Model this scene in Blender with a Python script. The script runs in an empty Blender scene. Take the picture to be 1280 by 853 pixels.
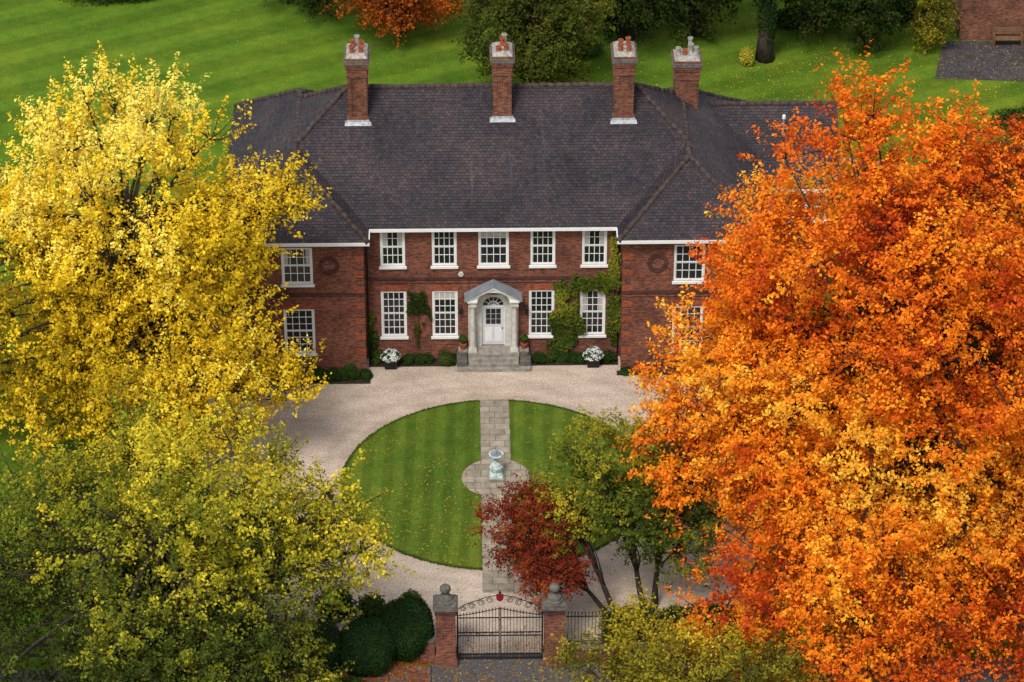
import bpy, math, numpy as np
from mathutils import Vector
rng = np.random.default_rng(7)
S = bpy.context.scene
C = S.collection

# ------------------------------------------------------------------ materials
def mat(name):
    m = bpy.data.materials.new(name); m.use_nodes = True
    nt = m.node_tree
    b = nt.nodes['Principled BSDF']
    b.inputs['Roughness'].default_value = .8
    b.inputs['Specular IOR Level'].default_value = .2
    return m, nt, b
def N(nt, t, **k):
    n = nt.nodes.new(t)
    for a, v in k.items():
        if a.startswith('_'): n.inputs[a[1:]].default_value = v
        else: setattr(n, a, v)
    return n
def ramp(nt, fac, stops):
    r = nt.nodes.new('ShaderNodeValToRGB')
    e = r.color_ramp.elements
    while len(e) < len(stops): e.new(.5)
    for i, (p, c) in enumerate(stops):
        e[i].position = p; e[i].color = (*c, 1) if len(c) == 3 else c
    nt.links.new(fac, r.inputs[0]); return r.outputs[0]
def mixc(nt, fac, a, b, mode='MIX'):
    n = nt.nodes.new('ShaderNodeMix'); n.data_type = 'RGBA'; n.blend_type = mode
    for s, v in ((0, fac), (6, a), (7, b)):
        if hasattr(v, 'links'): nt.links.new(v, n.inputs[s])
        elif s == 0: n.inputs[0].default_value = v
        else: n.inputs[s].default_value = (*v, 1)
    return n.outputs[2]
def coords(nt, uv=False, scale=(1, 1, 1), rot=(0, 0, 0), loc=(0, 0, 0)):
    t = nt.nodes.new('ShaderNodeTexCoord'); mp = nt.nodes.new('ShaderNodeMapping')
    mp.inputs['Scale'].default_value = scale; mp.inputs['Rotation'].default_value = rot; mp.inputs['Location'].default_value = loc
    nt.links.new(t.outputs['UV' if uv else 'Object'], mp.inputs[0]); return mp.outputs[0]
def noise(nt, vec, scale, detail=4, rough=.6):
    n = N(nt, 'ShaderNodeTexNoise', _Scale=scale, _Detail=detail, _Roughness=rough)
    nt.links.new(vec, n.inputs['Vector']); return n.outputs['Fac']
def bump(nt, b, h, strength=.5, dist=.02):
    n = N(nt, 'ShaderNodeBump', _Strength=strength, _Distance=dist)
    nt.links.new(h, n.inputs['Height']); nt.links.new(n.outputs[0], b.inputs['Normal'])
def plain(name, col, rough=.7, var=.25, sc=3., metal=0, spec=.2):
    m, nt, b = mat(name)
    v = coords(nt)
    f = noise(nt, v, sc)
    c = ramp(nt, f, [(.3, tuple(x*(1-var) for x in col)), (.7, tuple(min(1, x*(1+var)) for x in col))])
    nt.links.new(c, b.inputs['Base Color'])
    b.inputs['Roughness'].default_value = rough; b.inputs['Metallic'].default_value = metal
    b.inputs['Specular IOR Level'].default_value = spec
    return m
def brickmat(name, c1, c2, mortar, bw=.225, bh=.075, ms=.009, stain=.5):
    m, nt, b = mat(name)
    v = coords(nt, True)
    t = N(nt, 'ShaderNodeTexBrick', _Scale=1., offset=.5)
    t.inputs['Brick Width'].default_value = bw; t.inputs['Row Height'].default_value = bh
    t.inputs['Mortar Size'].default_value = ms; t.inputs['Mortar Smooth'].default_value = .3
    t.inputs['Color1'].default_value = (*c1, 1); t.inputs['Color2'].default_value = (*c2, 1)
    t.inputs['Mortar'].default_value = (*mortar, 1)
    nt.links.new(v, t.inputs['Vector'])
    f = noise(nt, v, .9, 6, .65)
    d = ramp(nt, f, [(.3, (1-stain,)*3), (.55, (1, 1, 1)), (.8, (1+stain*.3,)*3)])
    c = mixc(nt, 1., t.outputs['Color'], d, 'MULTIPLY')
    f2 = noise(nt, coords(nt, True, (4.5, 13, 1)), 1.0, 2)
    d2 = ramp(nt, f2, [(.33, (.48, .52, .60)), (.5, (1, 1, 1)), (.67, (1.42, 1.32, 1.2))])
    c = mixc(nt, 1., c, d2, 'MULTIPLY')
    f3 = noise(nt, coords(nt, True, (1.2, .35, 1)), 1.5, 5, .7)
    c = mixc(nt, ramp(nt, f3, [(.55, (0, 0, 0)), (.75, (.45,)*3)]), c, (.07, .035, .03))
    nt.links.new(c, b.inputs['Base Color'])
    b.inputs['Roughness'].default_value = .9
    bump(nt, b, t.outputs['Fac'], .3, -.01)
    return m
def roofmat():
    m, nt, b = mat('clay_roof_tiles')
    v = coords(nt, True)
    t = N(nt, 'ShaderNodeTexBrick', _Scale=1., offset=.5)
    t.inputs['Brick Width'].default_value = .19; t.inputs['Row Height'].default_value = .14
    t.inputs['Mortar Size'].default_value = .014; t.inputs['Mortar Smooth'].default_value = .6
    t.inputs['Color1'].default_value = (.028, .024, .029, 1); t.inputs['Color2'].default_value = (.049, .039, .043, 1)
    t.inputs['Mortar'].default_value = (.009, .0075, .009, 1)
    nt.links.new(v, t.inputs['Vector'])
    f = noise(nt, v, .38, 8, .72)
    d = ramp(nt, f, [(.3, (.52, .53, .60)), (.5, (1, 1, 1)), (.70, (1.75, 1.55, 1.42))])
    c = mixc(nt, 1., t.outputs['Color'], d, 'MULTIPLY')
    f2 = noise(nt, coords(nt, True, (5.2, 7.1, 1)), 1., 2)
    c = mixc(nt, 1., c, ramp(nt, f2, [(.3, (.68, .68, .70)), (.7, (1.38, 1.30, 1.24))]), 'MULTIPLY')
    f3 = noise(nt, coords(nt, True, (3.0, .22, 1)), 1., 5, .7)
    c = mixc(nt, ramp(nt, f3, [(.60, (0, 0, 0)), (.78, (.5,)*3)]), c, (.11, .11, .115))
    f4 = noise(nt, v, 2.3, 8, .8)
    c = mixc(nt, ramp(nt, f4, [(.58, (0, 0, 0)), (.75, (.4,)*3)]), c, (.06, .055, .03))
    nt.links.new(c, b.inputs['Base Color'])
    b.inputs['Roughness'].default_value = .65
    sep = N(nt, 'ShaderNodeSeparateXYZ'); nt.links.new(v, sep.inputs[0])
    mm = N(nt, 'ShaderNodeMath', operation='DIVIDE'); nt.links.new(sep.outputs[1], mm.inputs[0]); mm.inputs[1].default_value = .14
    fr = N(nt, 'ShaderNodeMath', operation='FRACT'); nt.links.new(mm.outputs[0], fr.inputs[0])
    iv = N(nt, 'ShaderNodeMath', operation='SUBTRACT'); iv.inputs[0].default_value = 1; nt.links.new(fr.outputs[0], iv.inputs[1])
    ad = N(nt, 'ShaderNodeMath', operation='ADD'); nt.links.new(iv.outputs[0], ad.inputs[0]); nt.links.new(f2, ad.inputs[1])
    bump(nt, b, ad.outputs[0], .8, .03)
    return m
def grassmat(name, base, stripes=None, shade=False):
    m, nt, b = mat(name)
    v = coords(nt)
    f = noise(nt, v, .22, 6, .65); f2 = noise(nt, v, 11, 4, .75); f3 = noise(nt, v, 1.7, 5, .7)
    r, g, bl = base
    c = ramp(nt, f, [(.3, (r*.66, g*.76, bl*.8)), (.5, base), (.72, (r*1.55, g*1.18, bl*1.2))])
    c = mixc(nt, 1., c, ramp(nt, f2, [(.3, (.62, .66, .62)), (.7, (1.35, 1.28, 1.35))]), 'MULTIPLY')
    c = mixc(nt, 1., c, ramp(nt, f3, [(.3, (.76, .84, .8)), (.7, (1.26, 1.14, 1.15))]), 'MULTIPLY')
    if stripes:
        rot, sc, amt = stripes
        w = N(nt, 'ShaderNodeTexWave', _Scale=sc, _Distortion=1.6, wave_type='BANDS', bands_direction='X')
        w.inputs['Detail Scale'].default_value = .3
        nt.links.new(coords(nt, False, (1, 1, 1), (0, 0, rot)), w.inputs[0])
        c = mixc(nt, 1., c, ramp(nt, w.outputs['Fac'], [(.3, (1-amt,)*3), (.7, (1+amt,)*3)]), 'MULTIPLY')
    nt.links.new(c, b.inputs['Base Color'])
    b.inputs['Roughness'].default_value = 1; b.inputs['Specular IOR Level'].default_value = .05
    bump(nt, b, f2, .6, .06)
    return m
def gravelmat():
    m, nt, b = mat('pale_gravel')
    v = coords(nt)
    f = noise(nt, v, 13, 4, .85); f2 = noise(nt, v, .35, 6, .65); f3 = noise(nt, coords(nt, False, (.35, 1, 1)), 1.5, 5, .7)
    c = ramp(nt, f, [(.32, (.25, .19, .14)), (.5, (.50, .41, .335)), (.68, (.70, .61, .53))])
    c = mixc(nt, 1., c, ramp(nt, f2, [(.3, (.80, .77, .74)), (.7, (1.10, 1.08, 1.06))]), 'MULTIPLY')
    c = mixc(nt, 1., c, ramp(nt, f3, [(.35, (.84, .83, .81)), (.6, (1.06,)*3)]), 'MULTIPLY')
    ln = N(nt, 'ShaderNodeVectorMath', operation='LENGTH'); nt.links.new(coords(nt, False, (1, 1, 0), loc=(0, 9.65, 0)), ln.inputs[0])
    ad = N(nt, 'ShaderNodeMath', operation='MULTIPLY_ADD'); nt.links.new(f2, ad.inputs[0]); ad.inputs[1].default_value = 1.6; nt.links.new(ln.outputs['Value'], ad.inputs[2])
    dv = N(nt, 'ShaderNodeMath', operation='DIVIDE'); nt.links.new(ad.outputs[0], dv.inputs[0]); dv.inputs[1].default_value = 14
    tr = ramp(nt, dv.outputs[0], [(.52, (.90, .89, .87)), (.545, (1.02,)*3), (.575, (.93, .92, .90)), (.60, (1.03,)*3), (.66, (1.03,)*3), (.69, (.92, .91, .89)), (.72, (1.02,)*3)])
    c = mixc(nt, 1., c, tr, 'MULTIPLY')
    nt.links.new(c, b.inputs['Base Color']); b.inputs['Roughness'].default_value = 1
    bump(nt, b, f, .6, .04)
    return m
def flagmat(name, c1, c2, mortar, bw=.6, bh=.6, ms=.02):
    m, nt, b = mat(name)
    v = coords(nt)
    t = N(nt, 'ShaderNodeTexBrick', _Scale=1., offset=.37)
    t.inputs['Brick Width'].default_value = bw; t.inputs['Row Height'].default_value = bh
    t.inputs['Mortar Size'].default_value = ms; t.inputs['Mortar Smooth'].default_value = .5
    t.inputs['Color1'].default_value = (*c1, 1); t.inputs['Color2'].default_value = (*c2, 1)
    t.inputs['Mortar'].default_value = (*mortar, 1)
    nt.links.new(v, t.inputs['Vector'])
    f = noise(nt, v, 2.0, 8, .75)
    c = mixc(nt, 1., t.outputs['Color'], ramp(nt, f, [(.3, (.50, .50, .46)), (.55, (1, 1, 1)), (.75, (1.35, 1.33, 1.25))]), 'MULTIPLY')
    nt.links.new(c, b.inputs['Base Color']); b.inputs['Roughness'].default_value = .9
    bump(nt, b, t.outputs['Fac'], .3, -.01)
    return m
def leafmat(name, trans=.3):
    m = bpy.data.materials.new(name); m.use_nodes = True; nt = m.node_tree
    nt.nodes.remove(nt.nodes['Principled BSDF'])
    a = N(nt, 'ShaderNodeAttribute', attribute_name='Col')
    b = N(nt, 'ShaderNodeBsdfDiffuse'); nt.links.new(a.outputs['Color'], b.inputs[0])
    tr = N(nt, 'ShaderNodeBsdfTranslucent'); nt.links.new(a.outputs['Color'], tr.inputs[0])
    mx = N(nt, 'ShaderNodeMixShader'); mx.inputs[0].default_value = trans
    nt.links.new(b.outputs[0], mx.inputs[1]); nt.links.new(tr.outputs[0], mx.inputs[2])
    nt.links.new(mx.outputs[0], nt.nodes['Material Output'].inputs[0])
    return m

BRICK = brickmat('red_brick', (.235, .068, .038), (.130, .038, .027), (.19, .125, .09))
BRICK2 = brickmat('rubbed_red_brick', (.30, .078, .038), (.25, .064, .034), (.2, .09, .06), .075, .225, .005, .3)
BRICKD = brickmat('dark_brick', (.085, .028, .022), (.065, .025, .02), (.09, .055, .045))
BRICKC = brickmat('chimney_brick', (.22, .075, .042), (.13, .042, .028), (.18, .12, .08), stain=.6)
ROOF = roofmat()
RIDGE = plain('ridge_tile_clay', (.060, .042, .038), .8, .5, 5)
WHITE = plain('white_paint', (.72, .72, .70), .45, .06, 4, spec=.4)
OFFW = plain('painted_stone', (.50, .48, .43), .7, .25, 4)
STONE = plain('weathered_stone', (.24, .22, .185), .9, .4, 5)
STONED = plain('dark_stone', (.11, .10, .085), .9, .45, 6)
LEAD = plain('lead_sheet', (.20, .22, .24), .5, .25, 3)
LEADL = plain('oxidised_lead', (.34, .35, .36), .6, .45, 6)
CEM = plain('pale_flaunching', (.28, .265, .23), .9, .45, 6)
TERRA = plain('terracotta', (.27, .07, .035), .8, .35, 6)
BLACK = plain('black_iron', (.010, .010, .012), .5, .3, 8, spec=.3)
CRIM = plain('crimson_paint', (.18, .010, .013), .5, .2, 8)
CURT = plain('curtain_fabric', (.42, .40, .36), .9, .2, 5)
DOORP = plain('pale_grey_door_paint', (.55, .57, .60), .4, .04, 4, spec=.4)
VERD = plain('verdigris_stone', (.46, .55, .54), .8, .45, 9)
SOIL = plain('soil', (.035, .024, .016), 1, .4, 5)
BARK = plain('tree_bark', (.045, .034, .025), .95, .5, 6)
WOOD = plain('teak', (.16, .085, .045), .8, .3, 6)
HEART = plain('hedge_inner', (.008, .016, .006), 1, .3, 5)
ASPH = plain('asphalt', (.075, .074, .076), .95, .3, 7)
PAVE = flagmat('paving_slabs', (.13, .12, .115), (.10, .096, .09), (.05, .045, .04), .6, .45)
FLAG = flagmat('york_stone_flags', (.36, .305, .235), (.27, .23, .18), (.17, .15, .105), .62, .44, .025)
TERR = flagmat('terrace_slabs', (.075, .062, .066), (.055, .048, .05), (.03, .03, .027), .5, .5)
GRAV = gravelmat()
GL = grassmat('park_grass', (.082, .150, .012), (math.radians(62), .13, .12))
GC = grassmat('lawn_grass', (.082, .132, .015), (math.radians(2), .38, .12))
GLEAF = leafmat('leaf')
PETAL = leafmat('petal', .15)
gm, gnt, gb = mat('window_glass')
gb.inputs['Base Color'].default_value = (.012, .014, .016, 1); gb.inputs['Roughness'].default_value = .06
gb.inputs['Specular IOR Level'].default_value = .5
bump(gnt, gb, noise(gnt, coords(gnt), 2.5, 2), .12, .03)
GLASS = gm

# ------------------------------------------------------------------ mesh builder
class MB:
    def __init__(s): s.v = []; s.f = []; s.m = []; s.mats = []
    def mi(s, m):
        if m not in s.mats: s.mats.append(m)
        return s.mats.index(m)
    def poly(s, pts, m):
        o = len(s.v); s.v += [tuple(p) for p in pts]; s.f.append(tuple(range(o, o+len(pts)))); s.m.append(s.mi(m))
    def mesh(s, vs, fs, m):
        o = len(s.v); s.v += [tuple(p) for p in vs]; k = s.mi(m)
        for f in fs: s.f.append(tuple(i+o for i in f)); s.m.append(k)
    def box(s, x0, x1, y0, y1, z0, z1, m):
        if x0 > x1: x0, x1 = x1, x0
        v = [(x0,y0,z0),(x1,y0,z0),(x1,y1,z0),(x0,y1,z0),(x0,y0,z1),(x1,y0,z1),(x1,y1,z1),(x0,y1,z1)]
        s.mesh(v, [(0,3,2,1),(4,5,6,7),(0,1,5,4),(1,2,6,5),(2,3,7,6),(3,0,4,7)], m)
    def lathe(s, cx, cy, prof, m, n=16):
        vs = []; fs = []
        for r, z in prof:
            for i in range(n):
                a = 2*math.pi*i/n; vs.append((cx+r*math.cos(a), cy+r*math.sin(a), z))
        for k in range(len(prof)-1):
            for i in range(n):
                j = (i+1) % n; fs.append((k*n+i, k*n+j, (k+1)*n+j, (k+1)*n+i))
        fs.append(tuple(range((len(prof)-1)*n, len(prof)*n))); fs.append(tuple(range(n-1, -1, -1)))
        s.mesh(vs, fs, m)
    def tube(s, pts, rad, m, n=5):
        P = [Vector(p) for p in pts]; vs = []; fs = []
        for k, p in enumerate(P):
            t = (P[min(k+1, len(P)-1)]-P[max(k-1, 0)])
            if t.length < 1e-6: t = Vector((0, 0, 1))
            t.normalize()
            a = t.orthogonal() if k == 0 else a0 - t*a0.dot(t)
            if a.length < 1e-5: a = t.orthogonal()
            a.normalize(); a0 = a; b = t.cross(a)
            r = rad[k] if hasattr(rad, '__len__') else rad
            for i in range(n):
                an = 2*math.pi*i/n; vs.append(p+a*(r*math.cos(an))+b*(r*math.sin(an)))
        for k in range(len(P)-1):
            for i in range(n):
                j = (i+1) % n; fs.append((k*n+i, k*n+j, (k+1)*n+j, (k+1)*n+i))
        fs.append(tuple(range((len(P)-1)*n, len(P)*n))); fs.append(tuple(range(n-1, -1, -1)))
        s.mesh(vs, fs, m)
    def done(s, name, parent=None, smooth=False):
        me = bpy.data.meshes.new(name); me.from_pydata(s.v, [], s.f)
        for m in s.mats: me.materials.append(m)
        me.polygons.foreach_set('material_index', s.m)
        if smooth: me.polygons.foreach_set('use_smooth', [True]*len(s.f))
        uv = me.uv_layers.new(name='UVMap').data
        for p in me.polygons:
            n = p.normal
            if abs(n.z) > .98: tu = Vector((1, 0, 0)); tv = Vector((0, 1, 0))
            else:
                tu = Vector((-n.y, n.x, 0)).normalized(); tv = n.cross(tu)
            for li in p.loop_indices:
                co = me.vertices[me.loops[li].vertex_index].co
                uv[li].uv = (co.dot(tu)+50, co.dot(tv)+50)
        o = bpy.data.objects.new(name, me); C.objects.link(o)
        if parent: o.parent = parent
        return o
def empty(name):
    e = bpy.data.objects.new(name, None); e.empty_display_size = .5; C.objects.link(e); return e

def unit(a): return a/np.maximum(np.linalg.norm(a, axis=-1, keepdims=True), 1e-9)
def leafobj(name, c, nrm, size, col, parent=None, material=None, asp=.62, rg=rng):
    n = len(c)
    nrm = unit(nrm); r = unit(rg.normal(size=(n, 3)))
    a = unit(r - nrm*(r*nrm).sum(1, keepdims=True)); b = np.cross(nrm, a)
    s = np.asarray(size).reshape(-1, 1)*np.ones((n, 1))
    v = np.empty((n, 4, 3))
    v[:, 0] = c + a*s*.5; v[:, 1] = c + b*s*.5*asp + nrm*s*.08 + a*s*.06; v[:, 2] = c - a*s*.5; v[:, 3] = c - b*s*.5*asp + nrm*s*.08 + a*s*.06
    me = bpy.data.meshes.new(name)
    me.vertices.add(n*4); me.vertices.foreach_set('co', v.astype(np.float32).ravel())
    me.loops.add(n*4); me.loops.foreach_set('vertex_index', np.arange(n*4, dtype=np.int32))
    me.polygons.add(n); me.polygons.foreach_set('loop_start', np.arange(0, n*4, 4, dtype=np.int32))
    me.polygons.foreach_set('loop_total', np.full(n, 4, dtype=np.int32))
    me.update(calc_edges=True)
    at = me.attributes.new('Col', 'FLOAT_COLOR', 'FACE')
    cc = np.ones((n, 4), dtype=np.float32); cc[:, :3] = np.clip(col, 0, .95)
    at.data.foreach_set('color', cc.ravel())
    me.materials.append(material or GLEAF)
    o = bpy.data.objects.new(name, me); C.objects.link(o)
    if parent: o.parent = parent
    return o

def vnoise(p, f, ph=0.):
    x, y, z = p[:, 0]*f, p[:, 1]*f, p[:, 2]*f
    return (np.sin(x*1.3+ph+1.7*np.sin(y*.9+z*.7+ph))+np.sin(y*1.1+2.3*ph+1.3*np.sin(z*1.2+x*.6))+np.sin(z*1.4+.7*ph+1.5*np.sin(x*.8-y*.5)))/3
def palette(t, cols):
    t = np.clip(t, 0, .9999)*(len(cols)-1); i = t.astype(int); f = (t-i)[:, None]
    cols = np.array(cols); return cols[i]*(1-f)+cols[i+1]*f

def make_lobes(rg, ells, jitter=.15, kmax=.97):
    L = []
    for (c, r, n, lr) in ells:
        c = np.array(c, float); r = np.array(r, float)
        for i in range(n):
            z = 1-2*(i+.5)/n; ph = i*2.39996+rg.random()*.6
            d = np.array([math.cos(ph)*math.sqrt(1-z*z), math.sin(ph)*math.sqrt(1-z*z), z]) + rg.normal(size=3)*jitter
            d /= np.linalg.norm(d)
            k = rg.uniform(.62, kmax) if rg.random() > .25 else rg.uniform(.25, .6)
            p = c + d*(r-lr*.5)*k
            rr = lr*rg.uniform(.6, 1.3)
            p[2] = max(p[2], rr*.6+.4)
            L.append((*p, rr))
    return np.array(L)
def tree(name, base, trunk_top, ells, spl, lps, slen, swid, lsize, colfn, upk=.25, flat=1., tr=.35, bark=None, seed=1, twig=8, asp=.62, stems=None, limb=.11, kmax=.97):
    rg = np.random.default_rng(seed)
    E = empty(name)
    lobes = make_lobes(rg, ells, kmax=kmax)
    cen = lobes[:, :3].mean(0)
    cs, ns, co = [], [], []
    B = MB(); bark = bark or BARK
    base = Vector(base); top = Vector(trunk_top)
    stems = stems or [(base, top)]
    sp = []
    for (b0, t0) in stems:
        b0 = Vector(b0); t0 = Vector(t0); pts = []
        for k in range(7):
            t = k/6; p = b0.lerp(t0, t) + Vector((math.sin(t*5+seed)*.18*t, math.cos(t*4+seed)*.18*t, 0)); pts.append(p)
        B.tube(pts, [tr*(1.25 if k == 0 else 1-.75*k/6) for k in range(7)], bark, 8); sp.append(pts)
    for li, l in enumerate(lobes):
        c = l[:3]; r = l[3]; out = unit((c-cen)[None])[0]
        lc = Vector(c)
        pts = min(sp, key=lambda q: (q[4]-lc).length)
        h = pts[rg.integers(2, 6)] if lc.z > pts[3].z else pts[rg.integers(1, 4)]
        ctrl = h.lerp(lc, .5) + Vector((0, 0, .12*(lc-h).length)) + Vector(rg.normal(size=3)*.3)
        Q = [h*((1-t)**2)+ctrl*(2*t*(1-t))+lc*(t*t) for t in (0, .25, .5, .75, 1)]
        B.tube(Q, [limb*(1-.75*k/4) for k in range(5)], bark, 5)
        n = max(6, int(spl*(r/ells[0][3])**2))
        d = unit(rg.normal(size=(n, 3))); d = unit(d+out*.35+np.array([0, 0, .12]))
        b0 = c + d*r*rg.uniform(.15, .9, (n, 1))
        sd = unit(d + np.array([0, 0, upk]) + rg.normal(size=(n, 3))*.35)
        sl = slen*rg.uniform(.5, 1.5, (n, 1))
        for i in range(min(n, twig)):
            e = Vector(b0[i]+sd[i]*sl[i]*.9); m_ = Vector(b0[i])*.8+lc*.2+Vector((0, 0, .1))
            B.tube([lc, m_, e], [limb*.3, limb*.2, limb*.07], bark, 4)
        t = rg.random((n, lps, 1))**.8
        off = rg.normal(size=(n, lps, 3))*swid*(1.1-.6*t); off[..., 2] *= flat
        p = b0[:, None]+sd[:, None]*sl[:, None]*t+off
        nn = d[:, None]*.6+np.array([0, -.15, .6])+rg.normal(size=(n, lps, 3))*.5
        lr_ = np.full((n, lps), rg.random()); sr = np.repeat(rg.random((n, 1)), lps, 1)
        P = p.reshape(-1, 3)
        co.append(colfn(P, lr_.ravel(), sr.ravel(), rg.random(n*lps)))
        cs.append(P); ns.append(nn.reshape(-1, 3))
    c = np.concatenate(cs); nn = np.concatenate(ns); col = np.concatenate(co)
    k = c[:, 2] > .15
    c, nn, col = c[k], nn[k], col[k]
    leafobj('foliage', c, nn, lsize*rg.uniform(.55, 1.35, len(c)), col, E, asp=asp, rg=rg)
    B.done('trunk_and_limbs', E, True)
    return len(c)
def jit(col, r, a=.25): return col*(1-a+2*a*r[:, None])

# ------------------------------------------------------------------ ground
def sheet(name, pts, z, m):
    b = MB(); b.poly([(x, y, z) for x, y in pts], m); return b.done(name)
def disc(cx, cy, rx, ry, n=96, a0=0, a1=2*math.pi):
    return [(cx+rx*math.cos(a0+(a1-a0)*i/n), cy+ry*math.sin(a0+(a1-a0)*i/n)) for i in range(n)]
sheet('ground', [(-900, -900), (900, -900), (900, 1500), (-900, 1500)], 0, GL)
GY = -21.6
sheet('gravel_forecourt', [(-10.5, -21.2), (9.0, -21.2), (10.2, -16), (10.6, -3), (10.2, .2), (-11.5, .2), (-12.3, -4), (-11.6, -15)], .005, GRAV)
LC = -9.65; RX = 6.3; RY = 6.12; PW = .62
for sgn in (-1, 1):
    a = math.asin(PW/RX); pts = []
    for i in range(61):
        t = math.pi/2-a - i*(math.pi-2*a)/60
        w_ = 1+.004*math.sin(i*1.7)+.003*math.sin(i*.6)
        pts.append((sgn*RX*math.cos(t)*w_, LC+RY*math.sin(t)*w_))
    R0 = 1.42; b0 = math.asin(PW/R0)
    for i in range(25):
        t = -math.pi/2+b0 + i*(math.pi-2*b0)/24
        pts.append((sgn*R0*math.cos(t), -9.35+R0*math.sin(t)))
    if sgn < 0: pts = pts[::-1]
    b = MB(); b.poly([(x, y, .035) for x, y in pts[::-1]], GC)
    for i in range(len(pts)):
        p, q = pts[i], pts[(i+1) % len(pts)]
        b.poly([(p[0], p[1], .0), (q[0], q[1], .0), (q[0], q[1], .035), (p[0], p[1], .035)], SOIL)
    b.done('lawn')
rg0 = np.random.default_rng(5); nE = 9000; aa = rg0.uniform(0, 2*math.pi, nE); w0 = 1+rg0.normal(size=nE)*.006
pe = np.stack([RX*np.cos(aa)*w0, LC+RY*np.sin(aa)*w0, np.full(nE, .03)], 1); pe = pe[np.abs(pe[:, 0]) > PW]
leafobj('lawn_edge_grass', pe, np.array([0, 0, 1.])+rg0.normal(size=pe.shape)*.4, .09, palette(rg0.random(len(pe)), [(.04, .055, .012), (.07, .11, .014), (.10, .13, .02)]), rg=rg0)
b = MB(); b.poly([(-PW, -3.4, .010), (-PW, -17.3, .010), (PW, -17.3, .010), (PW, -3.4, .010)][::1], FLAG); b.done('stone_path')
b = MB(); b.poly([(x, y, .014) for x, y in disc(0, -9.35, 1.42, 1.42)], FLAG); b.done('stone_circle_path')
b = MB()
b.box(-60, -2.6, -24.2, -22.0, 0, .10, PAVE); b.box(2.6, 60, -24.2, -22.0, 0, .10, PAVE)
b.done('pavement')
b = MB(); b.box(-60, -2.6, -24.33, -24.2, 0, .12, STONE); b.box(2.6, 60, -24.33, -24.2, 0, .12, STONE); b.done('kerb')
sheet('road', [(-80, -33), (80, -33), (80, -24.33), (-80, -24.33)], .006, ASPH)
sheet('driveway', [(-2.6, -24.33), (2.6, -24.33), (2.6, -21.15), (-2.6, -21.15)], .010, ASPH)

# ------------------------------------------------------------------ house
H = empty('brick_house')
EZ = 6.7; TS = .755; XW = 11.2; XI = 5.5; YW = -1.15
WN = MB(); WL = MB()
def wall(x0, x1, z0, z1, y, holes, m=BRICK, dep=.13):
    xs = sorted({x0, x1, *[h[0] for h in holes], *[h[1] for h in holes]})
    zs = sorted({z0, z1, *[h[2] for h in holes], *[h[3] for h in holes]})
    for i in range(len(xs)-1):
        for j in range(len(zs)-1):
            cx = (xs[i]+xs[i+1])/2; cz = (zs[j]+zs[j+1])/2
            if any(h[0] < cx < h[1] and h[2] < cz < h[3] for h in holes): continue
            WL.poly([(xs[i], y, zs[j]), (xs[i+1], y, zs[j]), (xs[i+1], y, zs[j+1]), (xs[i], y, zs[j+1])], m)
    for a, b_, c, d in holes:
        WL.poly([(a, y, c), (a, y, d), (a, y+dep, d), (a, y+dep, c)], m)
        WL.poly([(b_, y, d), (b_, y, c), (b_, y+dep, c), (b_, y+dep, d)], m)
        WL.poly([(a, y, d), (b_, y, d), (b_, y+dep, d), (a, y+dep, d)], m)
        WL.poly([(b_, y, c), (a, y, c), (a, y+dep, c), (b_, y+dep, c)], m)
def window(cx, w, z0, z1, y, cols, rows, curtain=0, sill=True):
    x0, x1 = cx-w/2, cx+w/2; f = .085; yf = y+.025
    WN.box(x0, x0+f, yf, y+.128, z0, z1, WHITE); WN.box(x1-f, x1, yf, y+.128, z0, z1, WHITE)
    WN.box(x0+f, x1-f, yf, y+.128, z1-f, z1, WHITE); WN.box(x0+f, x1-f, yf, y+.128, z0, z0+f*.9, WHITE)
    zi0, zi1 = z0+f*.9, z1-f; xi0, xi1 = x0+f, x1-f; zm = (zi0+zi1)/2
    for k in (0, 1):
        a, b_ = (zi0, zm) if k == 0 else (zm, zi1); yy = y+(.075 if k == 0 else .052)
        WN.box(xi0, xi0+.035, yy, yy+.035, a, b_, WHITE); WN.box(xi1-.035, xi1, yy, yy+.035, a, b_, WHITE)
        WN.box(xi0+.035, xi1-.035, yy+.001, yy+.034, (b_-.05 if k == 0 else a), (b_ if k == 0 else a+.05), WHITE)
        rr = rows//2 if k == 0 else rows-rows//2
        for i in range(1, cols):
            xx = xi0+(xi1-xi0)*i/cols; WN.box(xx-.015, xx+.015, yy+.004, yy+.03, a+.002, b_-.002, WHITE)
        for j in range(1, rr):
            zz = a+(b_-a)*j/rr; WN.box(xi0+.036, xi1-.036, yy+.006, yy+.028, zz-.015, zz+.015, WHITE)
        WN.box(xi0+.002, xi1-.002, yy+.018, yy+.022, a+.003, b_-.003, GLASS)
    if curtain == 1:
        WN.box(xi0+.04, xi0+.20, y+.0665, y+.069, zm+.06, zi1-.02, CURT); WN.box(xi1-.20, xi1-.04, y+.0665, y+.069, zm+.06, zi1-.02, CURT)
    if curtain == 2:
        WN.box(xi0+.04, xi1-.04, y+.0665, y+.069, zi1-.4, zi1-.01, CURT)
    if sill: WN.box(x0-.06, x1+.06, y-.10, y+.12, z0-.10, z0-.002, WHITE)
def lintel(cx, w, z, y):
    WL.mesh([(cx-w/2-.02, y-.012, z), (cx+w/2+.02, y-.012, z), (cx+w/2+.14, y-.012, z+.3), (cx-w/2-.14, y-.012, z+.3)], [(0, 1, 2, 3)], BRICK2)
ups = [(-4.28, 1.06, 4), (-2.08, 1.06, 4), (.02, 1.3, 4), (2.12, 1.06, 4), (4.32, 1.06, 4)]
los = [(-4.28, 1.1), (-2.08, 1.1), (2.08, 1.1), (4.28, 1.1)]
holes = [(x-w/2, x+w/2, 4.62, 6.45) for x, w, _ in ups] + [(x-w/2, x+w/2, 1.1, 3.37) for x, w in los] + [(-.62, .62, .6, 3.0)]
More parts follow.
